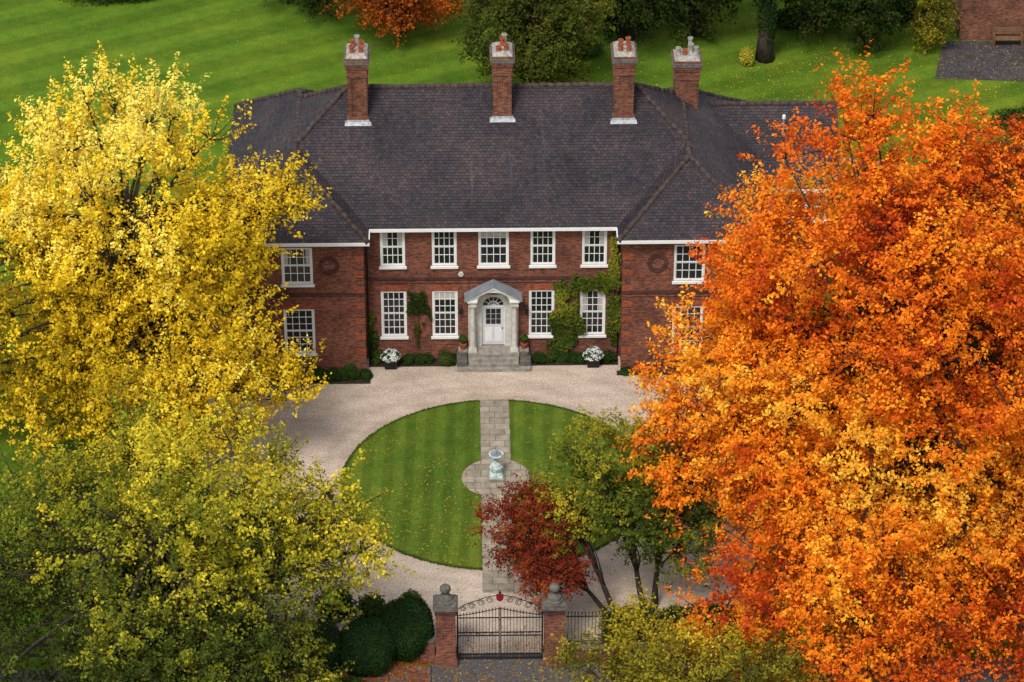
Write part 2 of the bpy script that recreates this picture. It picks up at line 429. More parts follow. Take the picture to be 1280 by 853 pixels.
wall(-XI, XI, 0, EZ, 0, holes)
for i, (x, w, c) in enumerate(ups): window(x, w, 4.62, 6.45, 0, c, 4, [1, 0, 2, 0, 1][i])
for i, (x, w) in enumerate(los): window(x, w, 1.1, 3.37, 0, 4, 6, [0, 2, 0, 1][i]); lintel(x, w, 3.372, 0)
for s in (-1, 1):
    hx = s*8.3
    wall(min(s*XI, s*XW), max(s*XI, s*XW), 0, EZ, YW, [(hx-.66, hx+.66, 4.45, 6.22), (hx-.66, hx+.66, 1.0, 3.2)])
    window(hx, 1.32, 4.45, 6.22, YW, 4, 4, 1 if s < 0 else 0); window(hx, 1.32, 1.0, 3.2, YW, 4, 6, 0)
    lintel(hx, 1.32, 3.202, YW); lintel(hx, 1.32, 6.222, YW)
    WL.poly([(s*XI, YW, 0), (s*XI, 0, 0), (s*XI, 0, EZ), (s*XI, YW, EZ)], BRICK)
    WL.poly([(s*XW, YW, 0), (s*XW, 9.8, 0), (s*XW, 9.8, EZ), (s*XW, YW, EZ)], BRICK)
    for k in range(16):
        z = .5+k*.385
        ww = .42 if k % 2 else .30
        for xe, dr in ((s*XI, s), (s*XW, -s)):
            WL.box(xe-dr*.022, xe+dr*ww, YW-.03, YW+(.3 if k % 2 else .42) if dr == s else YW+.1, z, z+.31, BRICK2 if k % 2 else BRICK)
    for (z0, z1, pr) in ((3.72, 3.86, .05), (3.86, 4.0, .08), (0, .42, .04)):
        WL.box(min(s*(XI-.03), s*(XW+.03)), max(s*(XI-.03), s*(XW+.03)), YW-pr, YW+.03, z0, z1-.001, BRICKD if z1 == 4.0 else BRICK)
    vs = []; fs = []; cxr = s*6.95; czr = 5.35; n = 32
    for k, (r, yy) in enumerate(((.44, YW-.002), (.44, YW-.05), (.27, YW-.05), (.27, YW-.002))):
        for i in range(n):
            a = 2*math.pi*i/n; vs.append((cxr+r*math.cos(a), yy, czr+r*math.sin(a)))
    for k in range(3):
        for i in range(n): j = (i+1) % n; fs.append((k*n+i, k*n+j, (k+1)*n+j, (k+1)*n+i))
    WL.mesh(vs, fs, BRICKD)
WL.poly([(XW, 9.8, 0), (-XW, 9.8, 0), (-XW, 9.8, EZ), (XW, 9.8, EZ)], BRICK)
for (z0, z1, pr) in ((3.80, 3.93, .05), (3.93, 4.06, .075)):
    WL.box(-XI+.03, XI-.03, -pr, .02, z0, z1-.001, BRICKD if z1 > 4 else BRICK)
for a, b_ in ((-XI+.03, -1.6), (1.6, XI-.03)): WL.box(a, b_, -.04, .02, 0, .45, BRICK)
WL.poly([(10.8, 5.1, 0), (15.1, 5.1, 0), (15.1, 5.1, 5.6), (10.8, 5.1, 5.6)], BRICK)
WL.poly([(15.1, 5.1, 0), (15.1, 11, 0), (15.1, 11, 5.6), (15.1, 8.05, 7.95), (15.1, 5.1, 5.6)], BRICK)
WL.poly([(15.1, 11, 0), (10.8, 11, 0), (10.8, 11, 5.6), (15.1, 11, 5.6)], BRICK)
WL.done('walls', H)
for x in (12.75, 14.3): window(x, 1.0, 3.9, 5.2, 5.1-.131, 3, 4)
WN.done('windows', H)
R = MB()
def hip(x0, x1, y0, y1, z, axis, m=ROOF, ts=TS):
    if axis == 'x':
        d = (y1-y0)/2; a = (x0+d, (y0+y1)/2, z+ts*d); b_ = (x1-d, (y0+y1)/2, z+ts*d)
        c = [(x0, y0, z), (x1, y0, z), (x1, y1, z), (x0, y1, z)]
        R.mesh(c+[a, b_], [(0, 1, 5, 4), (1, 2, 5), (2, 3, 4, 5), (3, 0, 4)], m); ridge = [(a, b_), (c[0], a), (c[3], a), (c[1], b_), (c[2], b_)]
    else:
        d = (x1-x0)/2; a = ((x0+x1)/2, y0+d, z+ts*d); b_ = ((x0+x1)/2, y1-d, z+ts*d)
        c = [(x0, y0, z), (x1, y0, z), (x1, y1, z), (x0, y1, z)]
        R.mesh(c+[a, b_], [(0, 1, 4), (1, 2, 5, 4), (2, 3, 5), (3, 0, 4, 5)], m); ridge = [(a, b_), (c[0], a), (c[1], a), (c[2], b_), (c[3], b_)]
    R.mesh([(p[0], p[1], z-.02) for p in c], [(3, 2, 1, 0)], WHITE)
    return ridge
rl = hip(-11.56, 11.56, -.42, 10.25, EZ, 'x')
wl = hip(-11.5, -5.25, -1.57, 11.0, EZ, 'y'); wr = hip(5.25, 11.5, -1.57, 10.9, EZ, 'y')
ez = 5.6; ts2 = .755; yr = 8.05; zr = ez+ts2*(yr-4.7)
R.mesh([(9.3, 4.7, ez), (15.35, 4.7, ez), (15.35, yr, zr), (9.3, yr, zr), (15.35, 11.4, ez), (9.3, 11.4, ez)], [(0, 1, 2, 3), (3, 2, 4, 5), (1, 0, 5, 4)], ROOF)
R.box(11.7, 15.35, 4.62, 4.7, ez-.16, ez-.003, WHITE)
def gut(x0, x1, y0, y1, m=WHITE): R.box(x0, x1, y0, y1, EZ-.16, EZ-.024, m)
gut(-5.24, 5.24, -.46, -.36)
for s in (-1, 1):
    gut(min(s*5.2, s*11.55), max(s*5.2, s*11.55), -1.61, -1.51)
    gut(min(s*5.2, s*5.3), max(s*5.2, s*5.3), -1.508, -.47); gut(min(s*11.5, s*11.6), max(s*11.5, s*11.6), -1.508, 10.7, BLACK)
R.done('roof', H)
RT = MB()
def ridgeline(p, q, z_off=.02, r=.115, seg=.34, t0=0., t1=1.):
    p = Vector(p); q = Vector(q); d = q-p; p2 = p+d*t0; q2 = p+d*t1; L = (q2-p2).length; n = max(1, int(L/seg))
    for i in range(n):
        a = p2.lerp(q2, i/n); b_ = p2.lerp(q2, (i+1.12)/n if i < n-1 else 1)
        off = Vector((rng.normal()*.012, rng.normal()*.012, z_off-.05+rng.normal()*.01))
        RT.tube([a+off, b_+off], [r*1.16, r*.88], RIDGE, 8)
ridgeline(*rl[0])
for h in rl[1:]: ridgeline(h[0], h[1], t0=.60)
for W in (wl, wr):
    for h in W[1:3]: ridgeline(h[0], h[1])
    ridgeline(W[0][0], W[0][1])
for h in (wl[3], wl[4], wr[3], wr[4]): ridgeline(h[0], h[1])
ridgeline((9.6, yr, zr), (15.35, yr, zr))
RT.done('ridge_and_hip_tiles', H, True)
def zroof(y): return EZ+TS*(y+.42)
def chimney(name, cx, y0, y1, w, zb, zt, pots, foot=True):
    c = MB(); x0, x1 = cx-w/2, cx+w/2
    c.box(x0, x1, y0, y1, zb, zt-.55, BRICKC)
    c.box(x0-.06, x1+.06, y0-.06, y1+.06, zb+.0, zb+.9 if foot else zb+.3, BRICKC)
    for k, (p, a, b_) in enumerate(((.05, -.95, -.85), (.05, -.55, -.43), (.09, -.43, -.31), (.13, -.31, -.15), (.07, -.15, -.04))):
        c.box(x0-p, x1+p, y0-p, y1+p, zt+a, zt+b_-.001, BRICKC if k != 3 else STONED)
    for sx in (x0+w*.12, x1-w*.12-.0):
        c.box(sx-.08, sx+.08, y0-.035, y0+.01, zb+.9 if foot else zb+.3, zt-.95, BRICKC)
    e = .03
    c.mesh([(x0-e, y0-e, zt-.04), (x1+e, y0-e, zt-.04), (x1+e, y1+e, zt-.04), (x0-e, y1+e, zt-.04),
            (x0+.12, y0+.15, zt+.10), (x1-.12, y0+.15, zt+.10), (x1-.12, y1-.15, zt+.10), (x0+.12, y1-.15, zt+.10)],
           [(0, 1, 5, 4), (1, 2, 6, 5), (2, 3, 7, 6), (3, 0, 4, 7), (4, 5, 6, 7)], CEM)
    for (dx, dy, hh, mm) in pots:
        r = .10
        c.lathe(cx+dx, (y0+y1)/2+dy, [(r*1.15, zt+.05), (r*1.15, zt+.12), (r, zt+.14), (r*.9, zt+hh-.08), (r*1.2, zt+hh-.06), (r*1.2, zt+hh), (r*.75, zt+hh), (r*.7, zt+hh-.2)], mm, 12)
    if foot:
        zf = zroof(y0-.06)
        c.mesh([(x0-.16, y0-.22, zroof(y0-.22)+.03), (x1+.16, y0-.22, zroof(y0-.22)+.03), (x1+.12, y0-.062, zf+.04), (x0-.12, y0-.062, zf+.04)], [(0, 1, 2, 3)], LEADL)
        c.box(x0-.07, x1+.07, y0-.075, y0-.061, zf, zf+.12, LEADL)
        c.box(x0-.16, x0-.065, y0-.1, y0+.9, zf+.0, zf+.05, LEAD)
    c.done(name, H)
chimney('chimney_a', -5.72, 3.6, 4.95, .84, 9.0, 12.75, [(-.2, -.38, .42, TERRA), (.18, -.35, .38, TERRA), (-.18, .1, .45, TERRA), (.2, .12, .4, TERRA), (0, .42, .5, CEM)])
chimney('chimney_b', .46, 3.7, 4.95, .80, 9.0, 12.75, [(-.16, -.35, .3, TERRA), (.16, -.3, .4, TERRA), (0, .15, .45, TERRA), (.1, .42, .5, CEM)])
chimney('chimney_c', 5.65, 3.6, 4.95, .84, 9.0, 12.75, [(-.18, -.38, .42, TERRA), (.18, -.38, .35, TERRA), (-.15, .05, .4, TERRA), (.17, .15, .45, TERRA)])
chimney('chimney_d', 8.55, 6.6, 7.7, 1.05, 8.1, 11.0, [(-.38, -.1, .4, CEM), (-.1, -.15, .34, TERRA), (.18, .05, .5, CEM), (.4, 0, .38, CEM), (.15, .25, .7, CEM)], False)
b = MB(); b.tube([(12.9, 6.9, 7.1), (12.9, 6.9, 8.0)], .04, LEAD, 8); b.lathe(12.9, 6.9, [(.08, 7.95), (.08, 8.1), (.02, 8.15)], WHITE, 8); b.done('vent_pipe', H)
D = MB()
zb = .6
D.box(-.6, .6, .10, .13, zb, 3.0, GLASS)
D.box(-.58, -.47, .03, .11, zb, 2.55, WHITE); D.box(.47, .58, .03, .11, zb, 2.55, WHITE)
D.box(-.47, .47, .06, .10, zb+.01, 2.5, DOORP); D.box(-.469, .469, .03, .11, 2.5, 2.58, WHITE)
for i in range(3):
    for j in range(3):
        D.box(-.33+i*.22+.012, -.33+i*.22+.208, .052, .0585, 1.65+j*.26+.012, 1.65+j*.26+.248, GLASS)
for i in (-1, 1): D.box(i*.06 if i > 0 else -.36, .36 if i > 0 else -.06, .050, .0585, .8, 1.5, WHITE)
D.lathe(.38, .03, [(.001, 1.42), (.03, 1.44), (.03, 1.48), (.001, 1.5)], CRIM, 8)
for k in range(1, 6):
    a = math.pi*k/6; D.tube([(0, .06, 2.58), (.46*math.cos(a), .06, 2.58+.46*math.sin(a))], .014, WHITE, 4)
for r in (.22, .47): D.tube([(r*math.cos(math.pi*k/14), .055, 2.58+r*math.sin(math.pi*k/14)) for k in range(15)], .022, WHITE, 5)
yf = -.06
arc = [(.5*math.cos(math.pi*k/16), 2.58+.5*math.sin(math.pi*k/16)) for k in range(17)]
for k in range(16):
    (xa, za), (xb, zb2) = arc[k], arc[k+1]
    D.poly([(xb, yf, zb2), (xa, yf, za), (xa, yf, 3.2), (xb, yf, 3.2)], OFFW)
    D.poly([(xa, yf, za), (xb, yf, zb2), (xb, .1, zb2), (xa, .1, za)], OFFW)
for s in (-1, 1):
    D.box(min(s*.5, s*.72), max(s*.5, s*.72), yf, .1, .6, 3.2, OFFW)
    D.box(min(s*.72, s*1.08), max(s*.72, s*1.08), -.10, .08, .6, 3.05, OFFW)
    cx = s*.90; cy = -.42
    D.box(cx-.17, cx+.17, cy-.17, cy+.17, .6, .74, OFFW)
    D.lathe(cx, cy, [(.15, .74), (.16, .78), (.135, .82), (.125, 1.5), (.105, 2.72), (.125, 2.74), (.125, 2.79), (.105, 2.8), (.155, 2.88)], OFFW, 18)
    D.box(cx-.18, cx+.18, cy-.18, cy+.18, 2.88, 2.97, OFFW)
    D.box(cx-.15, cx+.15, cy-.15, -.101, 2.97, 3.12, OFFW)
    D.box(cx-.21, cx+.21, cy-.23, .0, 3.12, 3.20, WHITE)
za = 3.20; xo = 1.14; pk = 3.86
for k in range(16):
    a0 = math.pi*k/16; a1 = math.pi*(k+1)/16; r = .68
    p = (r*math.cos(a0), za+r*.6*math.sin(a0)); q = (r*math.cos(a1), za+r*.6*math.sin(a1))
    fz = lambda x: pk-.06-(pk-za-.06)*abs(x)/xo
    D.poly([(q[0], -.60, q[1]), (p[0], -.60, p[1]), (p[0], -.60, max(fz(p[0]), p[1])), (q[0], -.60, max(fz(q[0]), q[1]))], WHITE)
    D.poly([(p[0], -.60, p[1]), (q[0], -.60, q[1]), (q[0], .0, q[1]), (p[0], .0, p[1])], WHITE)
for s in (-1, 1):
    D.mesh([(s*.68, -.60, za), (s*xo, -.60, za), (s*.68, -.60, pk-.06-(pk-za-.06)*.68/xo), (s*xo, -.6, za+.02)], [(0, 1, 3, 2)], WHITE)
    D.tube([(s*(xo+.05), -.64, za+.02), (0, -.64, pk)], .05, WHITE, 4)
    D.mesh([(s*(xo+.10), -.70, za+.0), (0, -.70, pk+.05), (0, .0, pk+.05), (s*(xo+.10), 0, za), (s*(xo+.10), -.70, za+.07), (0, -.70, pk+.12), (0, .0, pk+.12), (s*(xo+.10), 0, za+.07)],
           [(0, 1, 5, 4), (4, 5, 6, 7), (0, 3, 7, 4), (0, 1, 2, 3)], LEAD)
for s in (-1, 1):
    D.box(s*1.42-.07, s*1.42+.07, -.2, -.06, 2.3, 2.58, BLACK); D.box(s*1.42-.02, s*1.42+.02, -.12, .0, 2.6, 2.64, BLACK)
    D.lathe(s*1.42, -.13, [(.1, 2.58), (.02, 2.68)], BLACK, 6)
D.done('front_doorcase', H)
St = MB()
for k in range(4):
    St.box(-1.05-.02*k if k else -1.6, 1.05+.02*k if k else 1.6, -.62-.0-.16*(3-k)-.12, .0, .15*k, .15*(k+1)-.001, STONE)
for s in (-1, 1):
    St.box(min(s*1.14, s*1.59), max(s*1.14, s*1.59), -1.0, -.041, .15, .38, STONED); St.box(min(s*1.15, s*1.5), max(s*1.15, s*1.5), -.6, -.042, .38, .60, STONED)
    St.box(s*1.32-.2, s*1.32+.2, -.55, -.15, .60, .66, STONE)
St.done('entrance_steps', H)
A = MB()
A.lathe(0, 0, [(.13, 0), (.13, .07), (.11, .09)], OFFW, 6)
o = A.done('burglar_alarm_box', H); o.rotation_euler = (math.pi/2, 0, 0); o.location = (-1.38, -.01, 4.22)
P = MB()
for s in (-1, 1):
    P.tube([(s*5.38, -.06, 6.5), (s*5.38, -.06, .1)], .04, BLACK, 6)
    P.box(s*5.38-.1, s*5.38+.1, -.16, -.01, 6.35, 6.52, BLACK)
P.done('drainpipes', H)

# ------------------------------------------------------------------ small objects
def pot_plant(name, x, y, z, boxp, kind, r, seed):
    rg = np.random.default_rng(seed); E = empty(name); b = MB()
    if boxp:
        h = .42; w = .30
        b.mesh([(x-w*.8, y-w*.8, z), (x+w*.8, y-w*.8, z), (x+w*.8, y+w*.8, z), (x-w*.8, y+w*.8, z), (x-w, y-w, z+h), (x+w, y-w, z+h), (x+w, y+w, z+h), (x-w, y+w, z+h)],
               [(0, 1, 5, 4), (1, 2, 6, 5), (2, 3, 7, 6), (3, 0, 4, 7), (4, 5, 6, 7)], BLACK)
        b.box(x-w-.02, x+w+.02, y-w-.02, y+w+.02, z+h, z+h+.04, BLACK)
    else:
        h = .26; b.lathe(x, y, [(.10, z), (.15, z+h-.04), (.17, z+h-.04), (.17, z+h)], TERRA, 14)
        b.tube([(x, y, z+h), (x, y, z+h+.2)], .015, BARK, 5)
    b.done('planter', E)
    n = int(2600*r*r/.2) + 300
    d = unit(rg.normal(size=(n, 3))); d[:, 2] = np.abs(d[:, 2]) if boxp else d[:, 2]
    c = np.array([x, y, z+h+(.05 if boxp else .25)])+d*r*rg.uniform(.6, 1.05, (n, 1))*np.array([1, 1, .85])
    if kind == 'w':
        w_ = (vnoise(c, 16, seed)+rg.normal(size=n)*.3) > -.02
        col = np.where(w_[:, None], np.array([.72, .72, .70]), np.array([.04, .07, .02]))
    else: col = jit(np.tile([.05, .09, .018], (n, 1)), rg.random(n), .4)
    leafobj('foliage', c, d+rg.normal(size=(n, 3))*.5, .075, col, E, PETAL, .9, rg)
pot_plant('flower_planter', -4.45, -.72, 0, True, 'w', .42, 3)
pot_plant('flower_planter', 4.30, -.72, 0, True, 'w', .44, 4)
pot_plant('topiary_pot', -1.32, -.35, .66, False, 'g', .17, 5)
pot_plant('topiary_pot', 1.32, -.35, .66, False, 'g', .17, 6)

b = MB()
sy = -9.35
b.box(-.34, .34, sy-.34, sy+.34, .014, .12, STONE); b.box(-.26, .26, sy-.26, sy+.26, .12, .22, VERD)
b.lathe(0, sy, [(.24, .22), (.25, .27), (.17, .32), (.20, .42), (.23, .55), (.19, .7), (.12, .85), (.10, .95), (.14, 1.0), (.20, 1.06), (.28, 1.10), (.30, 1.14), (.30, 1.19)], VERD, 20)
b.lathe(0, sy, [(.24, 1.19), (.24, 1.205)], LEAD, 20)
b.mesh([(0, sy-.14, 1.206), (0, sy+.14, 1.206), (0, sy+.14, 1.37), (.012, sy-.14, 1.206), (.012, sy+.14, 1.206), (.012, sy+.14, 1.37)], [(0, 1, 2), (3, 5, 4), (0, 3, 4, 1), (1, 4, 5, 2), (2, 5, 3, 0)], LEAD)
for k in range(8):
    a = k*math.pi/4; b.tube([(.2*math.cos(a), sy+.2*math.sin(a), .34), (.245*math.cos(a), sy+.245*math.sin(a), .55), (.17*math.cos(a), sy+.17*math.sin(a), .75)], [.02, .035, .01], VERD, 5)
b.done('sundial')

def pillar(name, x):
    b = MB(); w = .37
    b.box(x-w-.05, x+w+.05, GY-w-.05, GY+w+.05, 0, .35, BRICK); b.box(x-w, x+w, GY-w, GY+w, .35, 2.62, BRICK)
    b.box(x-w-.04, x+w+.04, GY-w-.04, GY+w+.04, 2.4, 2.47, BRICKD)
    b.box(x-w-.10, x+w+.10, GY-w-.10, GY+w+.10, 2.62, 2.72, STONED); b.box(x-w-.04, x+w+.04, GY-w-.04, GY+w+.04, 2.72, 2.80, STONED)
    b.lathe(x, GY, [(.34, 2.8), (.34, 2.86), (.28, 2.90), (.26, 3.0), (.16, 3.08), (.10, 3.12), (.10, 3.18), (.17, 3.24), (.21, 3.33), (.20, 3.43), (.13, 3.51), (.05, 3.55), (.001, 3.57)], STONED, 18)
    return b.done(name)
pillar('gate_pillar', -2.03); pillar('gate_pillar', 2.03)
b = MB()
b.box(-3.3, -2.46, GY-.14, GY+.14, 0, 1.0, BRICK); b.box(-3.3, -2.46, GY-.19, GY+.19, 1.0, 1.08, STONED)
b.done('garden_wall')
b = MB(); b.box(2.46, 8.5, GY-.14, GY+.14, 0, .6, BRICK); b.box(2.46, 8.5, GY-.18, GY+.18, .6, .68, STONED); b.done('garden_wall')
b = MB()
for i in range(47):
    x = 2.55+i*.13
    b.tube([(x, GY, .68), (x, GY, 2.15)], .014, BLACK, 4); b.lathe(x, GY, [(.025, 2.15), (.03, 2.18), (.002, 2.28)], BLACK, 5)
for z in (.85, 2.0): b.box(2.46, 8.5, GY-.012, GY+.012, z, z+.04, BLACK)
b.done('iron_railings')
G = MB()
def top(x): return 2.12+.33*(1-abs(x)/1.62)**1.3
for s in (-1, 1):
    G.box(min(s*1.56, s*1.62), max(s*1.56, s*1.62), GY-.03, GY+.03, .08, 2.45, BLACK)
    G.box(min(s*.012, s*.052), max(s*.012, s*.052), GY-.025, GY+.025, .08, top(0)+.02, BLACK)
    for z in (.10, .28, 1.15, 1.30, 1.98): G.box(min(s*.05, s*1.56), max(s*.05, s*1.56), GY-.014, GY+.014, z, z+.04, BLACK)
    for i in range(12):
        x = s*(.16+i*.12)
        G.tube([(x, GY, .1), (x, GY, top(x))], .013, BLACK, 4)
        G.lathe(x, GY, [(.024, top(x)), (.002, top(x)+.11)], BLACK, 4)
        G.tube([(x+s*.06, GY, .1), (x+s*.06, GY, 1.15)], .010, BLACK, 4)
    G.tube([(s*1.56*k/8, GY, top(1.56*k/8)-.02) for k in range(9)], .016, BLACK, 4)
    for (cx, cz, r) in ((1.38, 2.42, .13), (1.05, 2.55, .15), (.70, 2.68, .15), (.38, 2.80, .14)):
        pts = []
        for k in range(20):
            a = k/19*3.6*math.pi; rr = r*(1-.7*k/19); pts.append((s*(cx+rr*math.cos(a)), GY, cz+rr*math.sin(a)))
        G.tube(pts, .013, BLACK, 4)
    G.tube([(s*1.6, GY, 2.4), (s*1.3, GY, 2.62), (s*.9, GY, 2.78), (s*.5, GY, 2.95), (s*.12, GY, 3.02)], .016, BLACK, 4)
    for k in range(5):
        cx = .3+k*.27
        G.tube([(s*(cx+.06*math.cos(a)), GY, 1.235+.05*math.sin(a)) for a in np.linspace(0, 2*math.pi, 11)], .009, BLACK, 4)
sh = [(0, 2.76), (.11, 2.83), (.14, 2.95), (.13, 3.08), (0, 3.05), (-.13, 3.08), (-.14, 2.95), (-.11, 2.83)]
G.poly([(x, GY-.035, z) for x, z in sh], CRIM); G.poly([(x, GY+.035, z) for x, z in sh[::-1]], CRIM)
for i in range(8):
    p, q = sh[i], sh[(i+1) % 8]; G.poly([(p[0], GY-.035, p[1]), (q[0], GY-.035, q[1]), (q[0], GY+.035, q[1]), (p[0], GY+.035, p[1])], CRIM)
G.lathe(0, GY, [(.03, 3.08), (.06, 3.14), (.002, 3.26)], BLACK, 6)
G.done('iron_gate')

O = empty('brick_outbuilding'); b = MB()
b.box(24.4, 38, 30.5, 38, 0, 3.4, BRICKC)
b.box(24.3, 38.1, 30.4, 38.1, 3.4, 3.5, STONED); b.done('walls', O)
b = MB(); b.mesh([(24.1, 30.2, 3.5), (38.3, 30.2, 3.5), (38.3, 38.3, 3.5), (24.1, 38.3, 3.5), (28, 34.2, 6), (34, 34.2, 6)], [(0, 1, 5, 4), (1, 2, 5), (2, 3, 4, 5), (3, 0, 4)], ROOF); b.done('roof', O)
b = MB(); b.box(28.3, 28.36, 30.42, 30.5, .3, 2.2, WHITE); b.box(28.36, 29.6, 30.44, 30.5, .3, 2.2, GLASS); b.done('window', O)
sheet('terrace_paving', [(22.6, 26.2), (36, 25.0), (36, 30.4), (23.6, 30.4)], .012, TERR)
def bench(name, x, y):
    E = empty(name); b = MB()
    for i in range(4): b.box(x-.75, x+.75, y+.02+i*.12, y+.12+i*.12, .42, .45, WOOD)
    b.done('seat', E); b = MB()
    for i in range(3): b.box(x-.75, x+.75, y+.5, y+.53, .55+i*.14, .65+i*.14, WOOD)
    b.done('backrest', E); b = MB()
    for sx in (-.72, .72):
        b.box(x+sx-.03, x+sx+.03, y+.0, y+.06, .0, .62, WOOD); b.box(x+sx-.03, x+sx+.03, y+.46, y+.52, 0, .95, WOOD); b.box(x+sx-.04, x+sx+.04, y-.02, y+.5, .62, .66, WOOD)
    b.done('legs', E)
bench('garden_bench', 26.8, 29.6)
b = MB()
pts = [(9.5+i*.55, 16.3+1.2*math.sin(i*.16), 0) for i in range(20)]
for i in range(19):
    p, q = pts[i], pts[i+1]; b.mesh([(p[0], p[1], 0), (q[0], q[1], 0), (q[0], q[1], .12), (p[0], p[1], .12), (p[0], p[1]+.4, .12), (q[0], q[1]+.4, .12)], [(0, 1, 2, 3), (3, 2, 5, 4)], STONE)
b.done('stone_edging')

# ------------------------------------------------------------------ shrubs / hedges / ivy
def hedge(name, c, r, leaf=.07, col=(.026, .056, .015), n=9000, seed=1, p=2.6):
    rg = np.random.default_rng(seed); E = empty(name); r = np.array(r); c = np.array(c)
    def sup(d): return d/((np.abs(d)**p).sum(1, keepdims=True)**(1/p))
    d = unit(rg.normal(size=(n, 3))); s = sup(d)
    pos = c+s*r*(1+vnoise(s*3, 1.3, seed)[:, None]*.05+rg.normal(size=(n, 1))*.025)
    k = pos[:, 2] > .03
    cc = jit(np.tile(col, (n, 1)), rg.random(n), .5)*(1+.35*vnoise(pos, 2.5, seed)[:, None])
    leafobj('foliage', pos[k], (s+rg.normal(size=(n, 3))*.5)[k], leaf*rg.uniform(.7, 1.3, k.sum()), cc[k], E, rg=rg)
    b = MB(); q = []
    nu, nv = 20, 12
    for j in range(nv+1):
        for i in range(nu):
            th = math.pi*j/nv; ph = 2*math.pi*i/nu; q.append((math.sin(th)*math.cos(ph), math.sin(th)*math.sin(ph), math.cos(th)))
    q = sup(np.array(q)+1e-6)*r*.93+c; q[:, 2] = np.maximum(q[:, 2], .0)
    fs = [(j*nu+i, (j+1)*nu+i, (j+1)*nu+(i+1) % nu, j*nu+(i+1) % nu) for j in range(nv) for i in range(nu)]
    b.mesh([tuple(v) for v in q], fs, HEART); b.done('dark_inner_core', E, True)  # solid dark core added inside the leaf shell to stop see-through gaps
hedge('clipped_hedge', (-5.0, -22.0, .95), (1.0, .95, 1.05), seed=11, n=16000)
hedge('clipped_hedge', (-3.5, -21.1, 1.1), (.98, .9, 1.2), seed=12, n=16000)
hedge('clipped_hedge', (-7.0, -21.9, .9), (1.1, .9, 1.0), seed=13, n=10000)
hedge('clipped_hedge', (-9.2, -21.9, .9), (1.2, .9, 1.0), seed=16, n=8000)
hedge('clipped_hedge', (5.2, -20.6, .6), (1.3, .7, .8), seed=14, n=14000, col=(.02, .05, .014))
hedge('clipped_hedge', (8.0, -20.6, .7), (1.6, .7, .9), seed=15, n=10000)
def shrub(name, c, r, n, cols, leaf=.09, seed=1, mat_=None):
    rg = np.random.default_rng(seed); r = np.array(r); c = np.array(c)
    nl = 14; ld = unit(rg.normal(size=(nl, 3))); ld[:, 2] = np.abs(ld[:, 2]); lc = c+ld*r*.55
    i = rg.integers(0, nl, n); d = unit(rg.normal(size=(n, 3)))
    pos = lc[i]+d*r*.5*rg.random((n, 1))**.4
    k = pos[:, 2] > .02; t = (rg.random(n)*.5+.5*rg.random(nl)[i])
    return leafobj(name, pos[k], (d+np.array([0, 0, .5])+rg.normal(size=(n, 3))*.4)[k], leaf*rg.uniform(.7, 1.3, k.sum()), palette(t, cols)[k], rg=rg)
DG = [(.014, .030, .009), (.028, .058, .013), (.045, .08, .016)]
MG = [(.025, .05, .011), (.05, .085, .016), (.095, .12, .02)]
YG = [(.08, .11, .018), (.18, .19, .025), (.34, .29, .025)]
for i, (x, y, rx, rz, cols) in enumerate([(-5.0, -.35, .4, .55, MG), (-3.6, -.45, .45, .35, DG), (-3.0, -.4, .45, .4, DG), (-2.15, -.5, .5, .62, MG), (-1.75, -.4, .35, .3, DG), (2.0, -.45, .4, .45, DG), (2.6, -.4, .5, .45, MG), (3.3, -.4, .5, .35, DG), (3.8, -.35, .35, .3, DG),
        (4.95, -.4, .45, .45, DG), (-6.2, -1.65, .5, .75, MG), (-6.9, -1.7, .5, .5, DG), (-5.5, -1.6, .3, .35, DG), (-7.6, -1.7, .6, .5, DG), (-9, -1.8, .8, .7, DG), (5.7, -1.4, .3, .15, DG), (6.8, -1.6, .5, .12, MG)]):
    shrub('border_shrub', (x, y, .1), (rx, .35, rz), int(1800*rx/.4), cols, .085, 30+i)
b = MB()
for x0, x1, y0, y1 in ((-5.4, -1.64, -.75, -.045), (1.64, 5.4, -.75, -.045), (-11, -5.3, -2.1, -1.21), (5.3, 11, -1.6, -1.21)):
    b.poly([(x0, y0, .02), (x1, y0, .02), (x1, y1, .02), (x0, y1, .02)], SOIL)
b.done('flower_bed')
def ivy(name, regs, n, cols, y=0., seed=1, leaf=.12, stems=()):
    rg = np.random.default_rng(seed); E = empty(name); P_, T = [], []
    for (cx, cz, rx, rz, w) in regs:
        m = int(n*w); a = rg.uniform(0, 2*math.pi, m); q = np.sqrt(rg.random(m))*(1+.25*np.sin(a*5+cx*3)+.15*np.sin(a*9+cz*2))
        p = np.stack([cx+rx*q*np.cos(a), np.zeros(m), cz+rz*q*np.sin(a)], 1)
        k = vnoise(p, 3.2, seed) > -.42; p = p[k]; p[:, 1] = y-.04-rg.random(len(p))*.17*(1+vnoise(p, 2.2, seed+1)); P_.append(p)
    p = np.concatenate(P_); t = np.clip(.42+.45*vnoise(p, 1.6, seed)+rg.normal(size=len(p))*.2+.10*(p[:, 2]-2.5), 0, 1)
    nn = np.array([0, -.8, .5])+rg.normal(size=(len(p), 3))*.5
    leafobj('foliage', p, nn, leaf*rg.uniform(.6, 1.3, len(p)), palette(t, cols), E, asp=.85, rg=rg)
    b = MB()
    for st in stems: b.tube([(x, y-.03, z) for x, z in st], .018, BARK, 4)
    if stems: b.done('stems', E)
IV = [(.03, .055, .011), (.06, .09, .014), (.13, .15, .018), (.28, .26, .03)]
